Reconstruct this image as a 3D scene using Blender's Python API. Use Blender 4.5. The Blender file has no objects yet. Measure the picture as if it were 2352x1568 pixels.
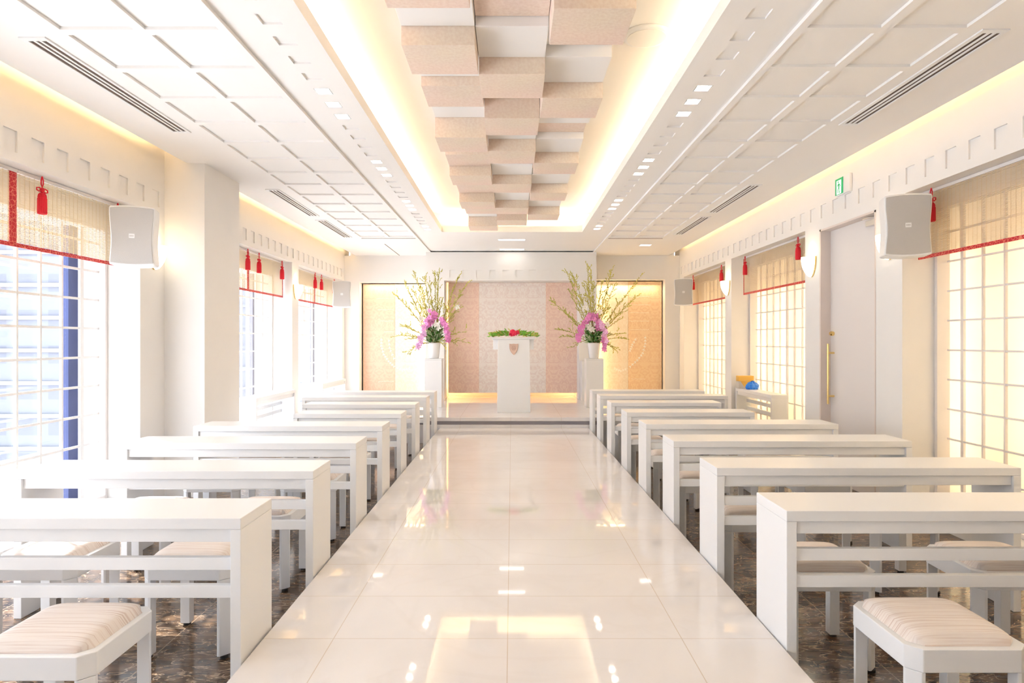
import bpy, bmesh, math, random
from mathutils import Vector, Matrix
random.seed(7)
SC = bpy.context.scene
COL = SC.collection
ZC = 1.59            # camera height above the dark floor
S = 0.91             # everything is laid out in these units, then brought to metres at the end
F = 1500.0
def H(h): return ZC + h
def P(px, py, D): return Vector(((px-1176)*D/F, D, ZC-(py-784)*D/F))
PI = math.pi

# ------------------------------------------------------------------ materials
def new_mat(name):
    m = bpy.data.materials.new(name); m.use_nodes = True
    nt = m.node_tree; nt.nodes.clear()
    out = nt.nodes.new('ShaderNodeOutputMaterial')
    return m, nt, out
def N(nt, t, **kw):
    n = nt.nodes.new(t)
    for k, v in kw.items(): setattr(n, k, v)
    return n
def pbr(name, col, rough=.5, metal=0, coat=0, bump=0, bscale=60, var=0, vscale=4, spec=.5, emis=None, estr=0):
    m, nt, out = new_mat(name)
    b = N(nt, 'ShaderNodeBsdfPrincipled')
    b.inputs['Base Color'].default_value = (*col, 1); b.inputs['Roughness'].default_value = rough
    b.inputs['Metallic'].default_value = metal; b.inputs['Coat Weight'].default_value = coat
    b.inputs['Specular IOR Level'].default_value = spec
    if emis: b.inputs['Emission Color'].default_value = (*emis, 1); b.inputs['Emission Strength'].default_value = estr
    nt.links.new(b.outputs[0], out.inputs[0])
    if bump or var:
        tc = N(nt, 'ShaderNodeTexCoord')
    if var:
        nz = N(nt, 'ShaderNodeTexNoise'); nz.inputs['Scale'].default_value = vscale; nz.inputs['Detail'].default_value = 5
        nt.links.new(tc.outputs['Object'], nz.inputs['Vector'])
        mx = N(nt, 'ShaderNodeMix', data_type='RGBA')
        mx.inputs[6].default_value = (*[c*(1-var) for c in col], 1); mx.inputs[7].default_value = (*[min(1, c*(1+var)) for c in col], 1)
        nt.links.new(nz.outputs[0], mx.inputs[0]); nt.links.new(mx.outputs[2], b.inputs['Base Color'])
    if bump:
        nb = N(nt, 'ShaderNodeTexNoise'); nb.inputs['Scale'].default_value = bscale; nb.inputs['Detail'].default_value = 3
        nt.links.new(tc.outputs['Object'], nb.inputs['Vector'])
        bp = N(nt, 'ShaderNodeBump'); bp.inputs['Strength'].default_value = bump; bp.inputs['Distance'].default_value = .01
        nt.links.new(nb.outputs[0], bp.inputs['Height']); nt.links.new(bp.outputs[0], b.inputs['Normal'])
    return m
def emit(name, col, s):
    m, nt, out = new_mat(name)
    e = N(nt, 'ShaderNodeEmission'); e.inputs[0].default_value = (*col, 1); e.inputs[1].default_value = s
    nt.links.new(e.outputs[0], out.inputs[0]); return m

M = {}
M['wall'] = pbr('wall_plaster', (.88, .865, .845), .7, var=.015, bump=.03, bscale=90)
M['ceil'] = pbr('ceiling_paint', (.90, .885, .87), .7, var=.01)
M['white'] = pbr('white_lacquer', (.865, .875, .89), .32, var=.01, bump=.02, bscale=40)
M['gloss'] = pbr('gloss_white', (.88, .88, .88), .15, coat=.3)
M['frame'] = pbr('window_frame_paint', (.84, .80, .78), .45, var=.01)
M['trimp'] = pbr('door_trim_pinkish', (.80, .71, .66), .5, var=.01)
M['door'] = pbr('door_laminate', (.83, .79, .77), .4, var=.01)
M['grey'] = pbr('speaker_grille', (.56, .55, .54), .6, bump=.4, bscale=400)
M['black'] = pbr('black_rubber', (.02, .02, .02), .6, var=.1)
M['slot'] = pbr('slot_dark', (.10, .06, .045), .6, var=.1)
M['gold'] = pbr('brass', (.86, .64, .26), .22, metal=1, var=.03)
M['steel'] = pbr('steel', (.75, .74, .72), .3, metal=1, var=.03)
M['red'] = pbr('red_silk', (.78, .01, .03), .55, bump=.5, bscale=200, var=.08, vscale=30)
M['navy'] = pbr('dark_mullion', (.035, .05, .16), .35, var=.2, vscale=3)
M['oran'] = pbr('orange_card', (.85, .50, .10), .6, var=.05)
M['cardgrey'] = pbr('grey_card', (.70, .66, .60), .7, var=.05)
M['blue'] = pbr('blue_plastic', (.02, .22, .85), .3, bump=.6, bscale=30, var=.1, vscale=20)
M['green'] = pbr('sign_green', (.01, .38, .14), .4, var=.02, emis=(.01, .5, .18), estr=.25)
M['signw'] = pbr('sign_white', (.9, .95, .9), .4, var=.01, emis=(.9, 1, .93), estr=.45)
M['sconce'] = pbr('sconce_glass', (1, .95, .85), .3, var=.005, emis=(1, .86, .62), estr=3)
M['lamp'] = emit('downlight_lamp', (1, .90, .76), 70)
M['lampslot'] = emit('slot_lamp', (1, .93, .84), 4.5)
M['vase'] = pbr('white_ceramic', (.88, .88, .9), .18, coat=.3, var=.005)
M['stem'] = pbr('branch_bark', (.36, .25, .09), .7, var=.2, vscale=30)
M['leafy'] = pbr('young_leaf', (.60, .56, .12), .5, var=.35, vscale=9)
M['leafd'] = pbr('dark_leaf', (.10, .30, .05), .45, var=.3, vscale=20)
M['leafp'] = pbr('pale_leaf', (.55, .66, .40), .5, var=.3, vscale=20)
M['leafb'] = pbr('bright_leaf', (.22, .55, .06), .45, var=.3, vscale=20)
M['pink'] = pbr('orchid_pink', (.86, .28, .62), .5, var=.2, vscale=14)
M['pale'] = pbr('orchid_pale', (.86, .50, .80), .5, var=.15, vscale=14)
M['lily'] = pbr('lily_white', (.9, .87, .78), .5, var=.05)
M['rose'] = pbr('red_petals', (.85, .02, .08), .5, var=.25, vscale=30)
M['mark'] = pbr('mark_white', (.93, .90, .84), .45, var=.01, emis=(1, .93, .8), estr=.12)
M['shield'] = pbr('shield_peach', (.82, .62, .52), .5, var=.02)
M['shieldd'] = pbr('shield_line', (.66, .45, .36), .5, var=.02)
M['woodside'] = M['shield']

def wood_block():
    m, nt, out = new_mat('peach_mdf')
    b = N(nt, 'ShaderNodeBsdfPrincipled'); b.inputs['Roughness'].default_value = .65
    tc = N(nt, 'ShaderNodeTexCoord')
    n1 = N(nt, 'ShaderNodeTexNoise'); n1.inputs['Scale'].default_value = 55; n1.inputs['Detail'].default_value = 6
    n2 = N(nt, 'ShaderNodeTexNoise'); n2.inputs['Scale'].default_value = 3
    nt.links.new(tc.outputs['Object'], n1.inputs[0]); nt.links.new(tc.outputs['Object'], n2.inputs[0])
    r = N(nt, 'ShaderNodeValToRGB'); r.color_ramp.elements[0].position = .35; r.color_ramp.elements[1].position = .62
    r.color_ramp.elements[0].color = (.83, .67, .55, 1); r.color_ramp.elements[1].color = (.89, .75, .63, 1)
    nt.links.new(n1.outputs[0], r.inputs[0])
    mx = N(nt, 'ShaderNodeMix', data_type='RGBA', blend_type='MULTIPLY'); mx.inputs[0].default_value = .12
    nt.links.new(r.outputs[0], mx.inputs[6]); nt.links.new(n2.outputs[1], mx.inputs[7])
    nt.links.new(mx.outputs[2], b.inputs['Base Color']); nt.links.new(b.outputs[0], out.inputs[0]); return m
M['mdf'] = wood_block()

def fabric():
    m, nt, out = new_mat('striped_seat_fabric')
    b = N(nt, 'ShaderNodeBsdfPrincipled'); b.inputs['Roughness'].default_value = .8
    tc = N(nt, 'ShaderNodeTexCoord')
    mp = N(nt, 'ShaderNodeMapping'); mp.inputs['Scale'].default_value = (1.0, 75, 1.0)
    nt.links.new(tc.outputs['Object'], mp.inputs[0])
    n1 = N(nt, 'ShaderNodeTexNoise'); n1.inputs['Scale'].default_value = 2.2; n1.inputs['Detail'].default_value = 4
    nt.links.new(mp.outputs[0], n1.inputs[0])
    r = N(nt, 'ShaderNodeValToRGB'); e = r.color_ramp.elements
    e[0].position = .34; e[0].color = (.66, .54, .48, 1); e[1].position = .52; e[1].color = (.83, .76, .71, 1)
    nt.links.new(n1.outputs[0], r.inputs[0]); nt.links.new(r.outputs[0], b.inputs['Base Color'])
    bp = N(nt, 'ShaderNodeBump'); bp.inputs['Strength'].default_value = .25; bp.inputs['Distance'].default_value = .004
    nt.links.new(n1.outputs[0], bp.inputs['Height']); nt.links.new(bp.outputs[0], b.inputs['Normal'])
    nt.links.new(b.outputs[0], out.inputs[0]); return m
M['fabric'] = fabric()

def marble(name, c0, c1, vein, rough, scale, tile, seam, seamw=.003, stretch=(1, 1, 1), veinw=.035, veinamt=.6, off=(0, 0)):
    m, nt, out = new_mat(name)
    b = N(nt, 'ShaderNodeBsdfPrincipled'); b.inputs['Roughness'].default_value = rough
    tc = N(nt, 'ShaderNodeTexCoord')
    mp = N(nt, 'ShaderNodeMapping'); mp.inputs['Scale'].default_value = stretch
    nt.links.new(tc.outputs['Object'], mp.inputs[0])
    n1 = N(nt, 'ShaderNodeTexNoise'); n1.inputs['Scale'].default_value = scale; n1.inputs['Detail'].default_value = 8; n1.inputs['Distortion'].default_value = .8
    nt.links.new(mp.outputs[0], n1.inputs[0])
    r = N(nt, 'ShaderNodeValToRGB'); e = r.color_ramp.elements
    e[0].position = .32; e[0].color = (*c0, 1); e[1].position = .68; e[1].color = (*c1, 1)
    nt.links.new(n1.outputs[0], r.inputs[0])
    # veins: thin band of a second noise
    n2 = N(nt, 'ShaderNodeTexNoise'); n2.inputs['Scale'].default_value = scale*.8; n2.inputs['Detail'].default_value = 6; n2.inputs['Distortion'].default_value = 1.6
    nt.links.new(mp.outputs[0], n2.inputs[0])
    s = N(nt, 'ShaderNodeMath', operation='SUBTRACT'); s.inputs[1].default_value = .5; nt.links.new(n2.outputs[0], s.inputs[0])
    a = N(nt, 'ShaderNodeMath', operation='ABSOLUTE'); nt.links.new(s.outputs[0], a.inputs[0])
    mr = N(nt, 'ShaderNodeMapRange'); mr.inputs[1].default_value = 0; mr.inputs[2].default_value = veinw; mr.inputs[3].default_value = veinamt; mr.inputs[4].default_value = 0
    nt.links.new(a.outputs[0], mr.inputs[0])
    mx = N(nt, 'ShaderNodeMix', data_type='RGBA'); mx.inputs[7].default_value = (*vein, 1)
    nt.links.new(mr.outputs[0], mx.inputs[0]); nt.links.new(r.outputs[0], mx.inputs[6])
    last = mx.outputs[2]
    if tile:
        sp = N(nt, 'ShaderNodeSeparateXYZ'); nt.links.new(tc.outputs['Object'], sp.inputs[0])
        ms = []
        for i in (0, 1):
            ad = N(nt, 'ShaderNodeMath', operation='ADD'); ad.inputs[1].default_value = off[i]+100*tile[i]; nt.links.new(sp.outputs[i], ad.inputs[0])
            mo = N(nt, 'ShaderNodeMath', operation='MODULO'); mo.inputs[1].default_value = tile[i]; nt.links.new(ad.outputs[0], mo.inputs[0])
            lt = N(nt, 'ShaderNodeMath', operation='LESS_THAN'); lt.inputs[1].default_value = seamw; nt.links.new(mo.outputs[0], lt.inputs[0]); ms.append(lt)
        mxx = N(nt, 'ShaderNodeMath', operation='MAXIMUM'); nt.links.new(ms[0].outputs[0], mxx.inputs[0]); nt.links.new(ms[1].outputs[0], mxx.inputs[1])
        m2 = N(nt, 'ShaderNodeMix', data_type='RGBA'); m2.inputs[7].default_value = (*seam, 1)
        nt.links.new(mxx.outputs[0], m2.inputs[0]); nt.links.new(last, m2.inputs[6]); last = m2.outputs[2]
    nt.links.new(last, b.inputs['Base Color']); nt.links.new(b.outputs[0], out.inputs[0]); return m
M['aisle'] = marble('polished_white_stone', (.80, .77, .765), (.86, .835, .83), (.74, .69, .66), .035, 1.3, (.72, .45), (.68, .60, .53), .004, veinamt=.18, off=(-.70, 0))
M['dark'] = marble('brown_marble', (.018, .011, .008), (.17, .10, .055), (.62, .46, .31), .11, 7, (.55, .55), (.30, .22, .15), .005, stretch=(1, 2.4, 1), veinw=.02, veinamt=.75)

def damask(name, c, d, amt=1.0):
    m, nt, out = new_mat(name)
    b = N(nt, 'ShaderNodeBsdfPrincipled'); b.inputs['Roughness'].default_value = .6
    tc = N(nt, 'ShaderNodeTexCoord'); sp = N(nt, 'ShaderNodeSeparateXYZ'); nt.links.new(tc.outputs['Object'], sp.inputs[0])
    px = N(nt, 'ShaderNodeMath', operation='PINGPONG'); px.inputs[1].default_value = .2; nt.links.new(sp.outputs[0], px.inputs[0])
    pz = N(nt, 'ShaderNodeMath', operation='MODULO'); pz.inputs[1].default_value = .62; nt.links.new(sp.outputs[2], pz.inputs[0])
    cb = N(nt, 'ShaderNodeCombineXYZ'); nt.links.new(px.outputs[0], cb.inputs[0]); nt.links.new(pz.outputs[0], cb.inputs[1])
    n1 = N(nt, 'ShaderNodeTexNoise'); n1.inputs['Scale'].default_value = 8.5; n1.inputs['Detail'].default_value = 2; n1.inputs['Distortion'].default_value = 1.5
    nt.links.new(cb.outputs[0], n1.inputs[0])
    s = N(nt, 'ShaderNodeMath', operation='SUBTRACT'); s.inputs[1].default_value = .5; nt.links.new(n1.outputs[0], s.inputs[0])
    a = N(nt, 'ShaderNodeMath', operation='ABSOLUTE'); nt.links.new(s.outputs[0], a.inputs[0])
    mr = N(nt, 'ShaderNodeMapRange'); mr.inputs[1].default_value = .02; mr.inputs[2].default_value = .07; mr.inputs[3].default_value = .55*amt; mr.inputs[4].default_value = 0
    nt.links.new(a.outputs[0], mr.inputs[0])
    mx = N(nt, 'ShaderNodeMix', data_type='RGBA'); mx.inputs[6].default_value = (*c, 1); mx.inputs[7].default_value = (*d, 1)
    nt.links.new(mr.outputs[0], mx.inputs[0]); nt.links.new(mx.outputs[2], b.inputs['Base Color'])
    nt.links.new(b.outputs[0], out.inputs[0]); return m
M['dpeach'] = damask('damask_peach', (.96, .73, .61), (.84, .56, .48), 1.0)
M['dcream'] = damask('damask_cream', (.96, .89, .84), (.84, .70, .66), 1.0)
M['speach'] = damask('damask_side_peach', (.90, .64, .48), (.74, .45, .32), .7)
M['scream'] = damask('damask_side_cream', (.93, .84, .70), (.80, .64, .46), .6)
M['sgold'] = damask('damask_side_gold', (.92, .70, .46), (.76, .46, .24), .7)

def brocade():
    m, nt, out = new_mat('red_brocade')
    b = N(nt, 'ShaderNodeBsdfPrincipled'); b.inputs['Roughness'].default_value = .5
    tc = N(nt, 'ShaderNodeTexCoord'); v = N(nt, 'ShaderNodeTexVoronoi', feature='DISTANCE_TO_EDGE'); v.inputs['Scale'].default_value = 38
    nt.links.new(tc.outputs['Object'], v.inputs['Vector'])
    r = N(nt, 'ShaderNodeValToRGB'); r.color_ramp.interpolation = 'CONSTANT'; e = r.color_ramp.elements
    e[0].position = 0; e[0].color = (.80, .22, .14, 1); e[1].position = .04; e[1].color = (.55, .008, .02, 1)
    nt.links.new(v.outputs[0], r.inputs[0]); nt.links.new(r.outputs[0], b.inputs['Base Color']); nt.links.new(b.outputs[0], out.inputs[0]); return m
M['broc'] = brocade()

def translucent(name, col, tw, gl=0.0, cmix=None):
    m, nt, out = new_mat(name)
    d = N(nt, 'ShaderNodeBsdfDiffuse'); d.inputs[0].default_value = (*col, 1)
    t = N(nt, 'ShaderNodeBsdfTranslucent'); t.inputs[0].default_value = (*(cmix or col), 1)
    tc = N(nt, 'ShaderNodeTexCoord'); nz = N(nt, 'ShaderNodeTexNoise'); nz.inputs['Scale'].default_value = 60
    nt.links.new(tc.outputs['Object'], nz.inputs[0])
    bp = N(nt, 'ShaderNodeBump'); bp.inputs['Strength'].default_value = .05; nt.links.new(nz.outputs[0], bp.inputs['Height']); nt.links.new(bp.outputs[0], d.inputs['Normal'])
    mx = N(nt, 'ShaderNodeMixShader'); mx.inputs[0].default_value = tw
    nt.links.new(d.outputs[0], mx.inputs[1]); nt.links.new(t.outputs[0], mx.inputs[2]); nt.links.new(mx.outputs[0], out.inputs[0]); return m
M['paper'] = translucent('shoji_paper', (.94, .90, .82), .6, cmix=(.97, .92, .82))
M['bamboo'] = translucent('bamboo_slats', (.84, .76, .62), .45, cmix=(.88, .74, .50))

def glass():
    m, nt, out = new_mat('window_glass')
    t = N(nt, 'ShaderNodeBsdfTransparent'); t.inputs[0].default_value = (.97, .98, 1, 1)
    g = N(nt, 'ShaderNodeBsdfGlossy'); g.inputs['Roughness'].default_value = .02
    lw = N(nt, 'ShaderNodeLayerWeight'); lw.inputs[0].default_value = .5
    fr = N(nt, 'ShaderNodeMath', operation='MULTIPLY'); fr.inputs[1].default_value = .10; nt.links.new(lw.outputs['Facing'], fr.inputs[0])
    tc = N(nt, 'ShaderNodeTexCoord'); nz = N(nt, 'ShaderNodeTexNoise'); nz.inputs['Scale'].default_value = .6
    nt.links.new(tc.outputs['Object'], nz.inputs[0])
    bp = N(nt, 'ShaderNodeBump'); bp.inputs['Strength'].default_value = .01; nt.links.new(nz.outputs[0], bp.inputs['Height']); nt.links.new(bp.outputs[0], g.inputs['Normal'])
    mx = N(nt, 'ShaderNodeMixShader'); nt.links.new(fr.outputs[0], mx.inputs[0])
    nt.links.new(t.outputs[0], mx.inputs[1]); nt.links.new(g.outputs[0], mx.inputs[2]); nt.links.new(mx.outputs[0], out.inputs[0]); return m
M['glass'] = glass()

def facade(name, wallc, winc, fx, fz, wx, wz):
    m, nt, out = new_mat(name)
    b = N(nt, 'ShaderNodeBsdfPrincipled'); b.inputs['Roughness'].default_value = .5
    tc = N(nt, 'ShaderNodeTexCoord'); sp = N(nt, 'ShaderNodeSeparateXYZ'); nt.links.new(tc.outputs['Object'], sp.inputs[0])
    ad = N(nt, 'ShaderNodeMath', operation='ADD'); nt.links.new(sp.outputs[0], ad.inputs[0]); nt.links.new(sp.outputs[1], ad.inputs[1])
    rs = []
    for src, f, w in ((ad.outputs[0], fx, wx), (sp.outputs[2], fz, wz)):
        a2 = N(nt, 'ShaderNodeMath', operation='ADD'); a2.inputs[1].default_value = 1000*f; nt.links.new(src, a2.inputs[0])
        mo = N(nt, 'ShaderNodeMath', operation='MODULO'); mo.inputs[1].default_value = f; nt.links.new(a2.outputs[0], mo.inputs[0])
        lt = N(nt, 'ShaderNodeMath', operation='LESS_THAN'); lt.inputs[1].default_value = w; nt.links.new(mo.outputs[0], lt.inputs[0]); rs.append(lt)
    mu = N(nt, 'ShaderNodeMath', operation='MULTIPLY'); nt.links.new(rs[0].outputs[0], mu.inputs[0]); nt.links.new(rs[1].outputs[0], mu.inputs[1])
    mx = N(nt, 'ShaderNodeMix', data_type='RGBA'); mx.inputs[6].default_value = (*wallc, 1); mx.inputs[7].default_value = (*winc, 1)
    nt.links.new(mu.outputs[0], mx.inputs[0]); nt.links.new(mx.outputs[2], b.inputs['Base Color']); nt.links.new(b.outputs[0], out.inputs[0]); return m
M['band'] = pbr('concrete_band', (.26, .265, .28), .7, var=.03)
M['greym'] = pbr('grey_mullion', (.22, .21, .24), .4, var=.1)  # the dark mullion lightened, flare in the far windows put into its colour
M['trimg'] = pbr('step_inlay_grey', (.42, .39, .42), .3, var=.03)
M['fac1'] = facade('facade_pale', (.175, .185, .21), (.14, .147, .182), 2.6, 3.0, 1.7, 1.5)
M['fac2'] = facade('facade_white', (.24, .24, .26), (.18, .19, .22), 3.2, 3.1, 2.0, 1.4)

# ------------------------------------------------------------------ mesh helpers
class MB:
    def __init__(s): s.v = []; s.f = []
    def add(s, vs, fs):
        o = len(s.v); s.v += [tuple(v) for v in vs]; s.f += [tuple(i+o for i in f) for f in fs]; return s
    def box(s, x0, x1, y0, y1, z0, z1):
        x0, x1 = sorted((x0, x1)); y0, y1 = sorted((y0, y1)); z0, z1 = sorted((z0, z1))
        return s.add([(x0,y0,z0),(x1,y0,z0),(x1,y1,z0),(x0,y1,z0),(x0,y0,z1),(x1,y0,z1),(x1,y1,z1),(x0,y1,z1)],
              [(0,3,2,1),(4,5,6,7),(0,1,5,4),(1,2,6,5),(2,3,7,6),(3,0,4,7)])
    def prism(s, pts, z0, z1):       # polygon in xy
        n = len(pts)
        return s.add([(p[0],p[1],z0) for p in pts]+[(p[0],p[1],z1) for p in pts],
              [tuple(range(n-1,-1,-1)), tuple(range(n,2*n))]+[(i,(i+1)%n,n+(i+1)%n,n+i) for i in range(n)])
    def prismxz(s, pts, y0, y1):
        n = len(pts)
        return s.add([(p[0],y0,p[1]) for p in pts]+[(p[0],y1,p[1]) for p in pts],
              [tuple(range(n)), tuple(range(2*n-1,n-1,-1))]+[(i,n+i,n+(i+1)%n,(i+1)%n) for i in range(n)])
    def lathe(s, prof, n=24, c=(0,0,0), a0=0, a1=2*PI):
        full = abs(a1-a0-2*PI) < 1e-6; k = n if full else n+1
        o = []
        for (r, z) in prof:
            for i in range(k):
                a = a0+(a1-a0)*i/n; o.append((c[0]+r*math.cos(a), c[1]+r*math.sin(a), c[2]+z))
        fs = []
        for j in range(len(prof)-1):
            for i in range(n):
                i2 = (i+1) % k
                fs.append((j*k+i, j*k+i2, (j+1)*k+i2, (j+1)*k+i))
        return s.add(o, fs)
    def tube(s, pts, r, n=8, taper=1.0):
        pts = [Vector(p) for p in pts]; rings = []
        for i, p in enumerate(pts):
            t = (pts[min(i+1, len(pts)-1)]-pts[max(i-1, 0)]).normalized()
            u = t.orthogonal().normalized(); w = t.cross(u)
            rr = r*(1+(taper-1)*i/max(1, len(pts)-1))
            rings.append([p+u*rr*math.cos(2*PI*k/n)+w*rr*math.sin(2*PI*k/n) for k in range(n)])
        if len(rings) > 1:          # keep rings aligned
            for i in range(1, len(rings)):
                best = min(range(n), key=lambda q: sum((rings[i][(k+q)%n]-pts[i]-rings[i-1][k]+pts[i-1]).length for k in range(n)))
                rings[i] = rings[i][best:]+rings[i][:best]
        vs = [v for rg in rings for v in rg]
        fs = [(j*n+i, j*n+(i+1)%n, (j+1)*n+(i+1)%n, (j+1)*n+i) for j in range(len(pts)-1) for i in range(n)]
        fs += [tuple(range(n-1,-1,-1)), tuple(range((len(pts)-1)*n, len(pts)*n))]
        return s.add(vs, fs)
    def xf(s, m, start=0):
        s.v = s.v[:start]+[tuple(m @ Vector(v)) for v in s.v[start:]]; return s
    def build(s, name, mat, parent=None, bevel=0, smooth=False, seg=2):
        me = bpy.data.meshes.new(name); me.from_pydata(s.v, [], s.f); me.update()
        bm = bmesh.new(); bm.from_mesh(me); bmesh.ops.recalc_face_normals(bm, faces=bm.faces); bm.to_mesh(me); bm.free()
        me.materials.append(mat)
        o = bpy.data.objects.new(name, me); COL.objects.link(o)
        if parent: o.parent = parent
        if smooth:
            for p in me.polygons: p.use_smooth = True
        if bevel:
            b = o.modifiers.new('bevel', 'BEVEL'); b.width = bevel; b.segments = seg; b.limit_method = 'ANGLE'; b.angle_limit = .6
        return o
def empty(name, loc=(0,0,0), rz=0):
    o = bpy.data.objects.new(name, None); COL.objects.link(o); o.location = loc; o.rotation_euler = (0,0,rz); o.empty_display_size = .1; return o
def tag(o, label, cat, group=None, kind=None):
    o['label'] = label; o['category'] = cat
    if group: o['group'] = group
    if kind: o['kind'] = kind
    return o
def struct(o, label=None):
    o['kind'] = 'structure'
    if label: o['label'] = label
    return o
def copy_tree(o, parent=None):
    c = o.copy(); COL.objects.link(c); c.parent = parent
    for ch in [x for x in bpy.data.objects if x.parent is o]: copy_tree(ch, c)
    return c
ORD = ['first','second','third','fourth','fifth','sixth','seventh','eighth','ninth','tenth','eleventh','twelfth','thirteenth','fourteenth','fifteenth','sixteenth','seventeenth','eighteenth']

C = 1.82; CZ = H(C)            # ceiling height
XW = 3.55                      # wall planes
Y0 = -2.6                      # rear of the room
YB = 13.84                     # altar end wall

# ------------------------------------------------------------------ floor, aisle, platform
struct(MB().box(-4.3, 4.3, Y0, 14.4, -.1, 0).build('floor', M['dark']))
a = MB(); a.box(-1.132, 1.199, Y0, 10.2, .0, .225)
a.box(-1.132, 1.199, Y0, 10.2, .225, .24)
struct(a.build('floor_raised_aisle', M['aisle'], bevel=.004), 'raised glossy white stone aisle running down the middle of the room')
p = MB(); p.box(-XW, XW, 10.2, 14.3, .345, .405); p.box(-XW, XW, 10.26, 14.3, .29, .345); p.box(-XW, XW, 10.2, 14.3, .0, .29)
struct(p.build('floor_altar_platform', M['aisle'], bevel=.004), 'polished cream stone altar platform one step above the aisle')
g = MB(); g.box(-1.10, 1.17, 10.196, 10.2, .30, .34)
struct(MB().box(-1.75, 1.75, 10.252, 10.2595, .292, .343).build('trim_1', M['trimg']), 'metal strip in the step up to the altar')  # flat grey strip, darkens the step's shadow gap by its colour

# ------------------------------------------------------------------ ceiling
EX = 3.32
def squares_strip(mb, D0, D1, far0, pitch, w, make):
    """calls make(a,b) for the solid stretches between square holes; returns holes"""
    holes = []
    k = math.floor((D0-far0)/pitch)-1
    cur = D0
    while True:
        f = far0+k*pitch; n = f-w
        k += 1
        if n <= D0+.04: continue
        if f >= D1-.04: break
        make(cur, n); holes.append((n, f)); cur = f
    make(cur, D1); return holes
c = MB()
zt = CZ+.12
down_pos = []
for sgn in (-1, 1):
    def bx(xa, xb, ya, yb, za, zb): c.box(sgn*xa, sgn*xb, ya, yb, za, zb)
    bx(2.64, EX, Y0, YB, CZ, zt)
    # band with little square recesses, a step higher than the coffered field
    BZ = CZ+.024
    bx(1.183, 1.333, Y0, 11.0, BZ, zt); bx(1.45, 1.66, Y0, 11.0, BZ, zt); bx(1.333, 1.45, Y0, 11.0, BZ+.03, zt)
    off = 0 if sgn < 0 else -.06
    hs = squares_strip(c, Y0, 11.0, 3.80+off, .27, .12, lambda a_, b_: bx(1.333, 1.45, a_, b_, BZ, BZ+.03))
    for (n_, f_) in hs:
        idx = round((f_-(3.53+off))/.27)
        if idx % 7 in (0, 6, 5) : down_pos.append((sgn, (n_+f_)/2))
        else: bx(1.333, 1.45, n_, f_, BZ+.012, BZ+.03)
    # coffered field
    bx(1.66, 2.64, Y0, 11.5, CZ+.018, zt)
    bx(1.66, 2.64, 11.5, YB, CZ, zt); bx(1.183, 1.66, 11.0, YB, BZ, zt)
    for xa, xb in ((1.66, 1.713), (2.143, 2.21)): bx(xa, xb, Y0, 11.5, CZ, CZ+.018)
    f = 3.813 if sgn < 0 else 3.79
    k = -12
    while f+.54*k < 11.5:
        y = f+.54*k
        if y > Y0:
            for xa, xb in ((1.713, 2.143), (2.21, 2.64)): bx(xa, xb, y, min(y+.07, 11.5), CZ, CZ+.018)
        k += 1
    # recessed trench sides
    bx(1.55, 1.60, Y0, 11.4, zt, H(2.26))
c.box(-1.183, 1.183, 11.0, YB, CZ+.024, zt)
c.box(-1.6, 1.6, 11.35, 11.4, zt, H(2.26))
c.box(-1.6, 1.6, Y0, 11.4, H(2.22), H(2.3))
c.box(-1.52, -1.50, Y0, 12, CZ-.002, CZ) if False else None
struct(c.build('ceiling', M['ceil']), 'white ceiling with coffered fields and a long glowing central recess')
struct(MB().box(-4.3, 4.3, Y0, 14.5, H(2.32), H(2.4)).build('ceiling_upper_slab', M['ceil']))
for n_, sg in ((3, -1), (4, 1)): struct(MB().box(sg*1.70, sg*2.66, 11.52, 11.545, CZ-.003, CZ).build(f'trim_{n_}', M['slot']), f'thin dark line closing the coffered field on the {"left" if sg < 0 else "right"}')
struct(MB().box(-2.385, -2.37, 12.2, 13.8, CZ-.003, CZ).build('trim_2', M['slot']), 'thin dark groove in the ceiling above the left altar panel')

# ------------------------------------------------------------------ side walls
Lwins = [(-2.0, .9), (1.3, 6.235), (7.9, 10.545), (10.86, 13.64)]  # first opening lies out of view, added to let in extra daylight
Rwins = [(-2.0, .9), (1.3, 5.94), (7.91, 10.57), (10.88, 13.48)]  # first screen is unseen too, added behind the camera for fill light
def side_wall(sgn, wins, head, sq_top, sq_bot, far0, name, extra=None):
    w = MB()
    def bx(xa, xb, ya, yb, za, zb): w.box(sgn*xa, sgn*xb, ya, yb, za, zb)
    TOP = H(2.32)
    openings = sorted(wins+([extra] if extra else []))
    cur = Y0
    for (a_, b_) in openings:
        bx(XW+.015, 4.3, cur, a_, 0, head); bx(XW, XW+.015, cur, a_, 0, sq_bot); cur = b_
    bx(XW+.015, 4.3, cur, YB+.4, 0, head); bx(XW, XW+.015, cur, YB+.4, 0, sq_bot)
    bx(XW+.015, 4.3, Y0, YB+.4, head, TOP)
    # face plate over the openings
    for (a_, b_) in openings: bx(XW, XW+.015, a_, b_, head, sq_bot)
    bx(XW, XW+.015, Y0, YB+.4, sq_top, TOP)
    squares_strip(w, Y0, YB, far0, .27, .13, lambda p_, q_: bx(XW, XW+.015, p_, q_, sq_bot, sq_top))
    return w
HL, HR = H(1.283), H(1.338)
w = side_wall(-1, Lwins, HL, H(1.507), H(1.352), 4.687, 'wall_left')
struct(w.build('wall_left', M['wall']), 'white left wall with window bays and a row of small square recesses')
w = side_wall(1, Rwins, HR, H(1.564), H(1.413), 5.89, 'wall_right', extra=(6.37, 7.53))
w.box(XW, XW+.015, 6.37, 7.53, H(1.285), HR); w.box(XW+.015, 4.3, 6.37, 7.53, H(1.285), HR)
struct(w.build('wall_right', M['wall']), 'white right wall with paper screens, a door and a row of small square recesses')
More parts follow.
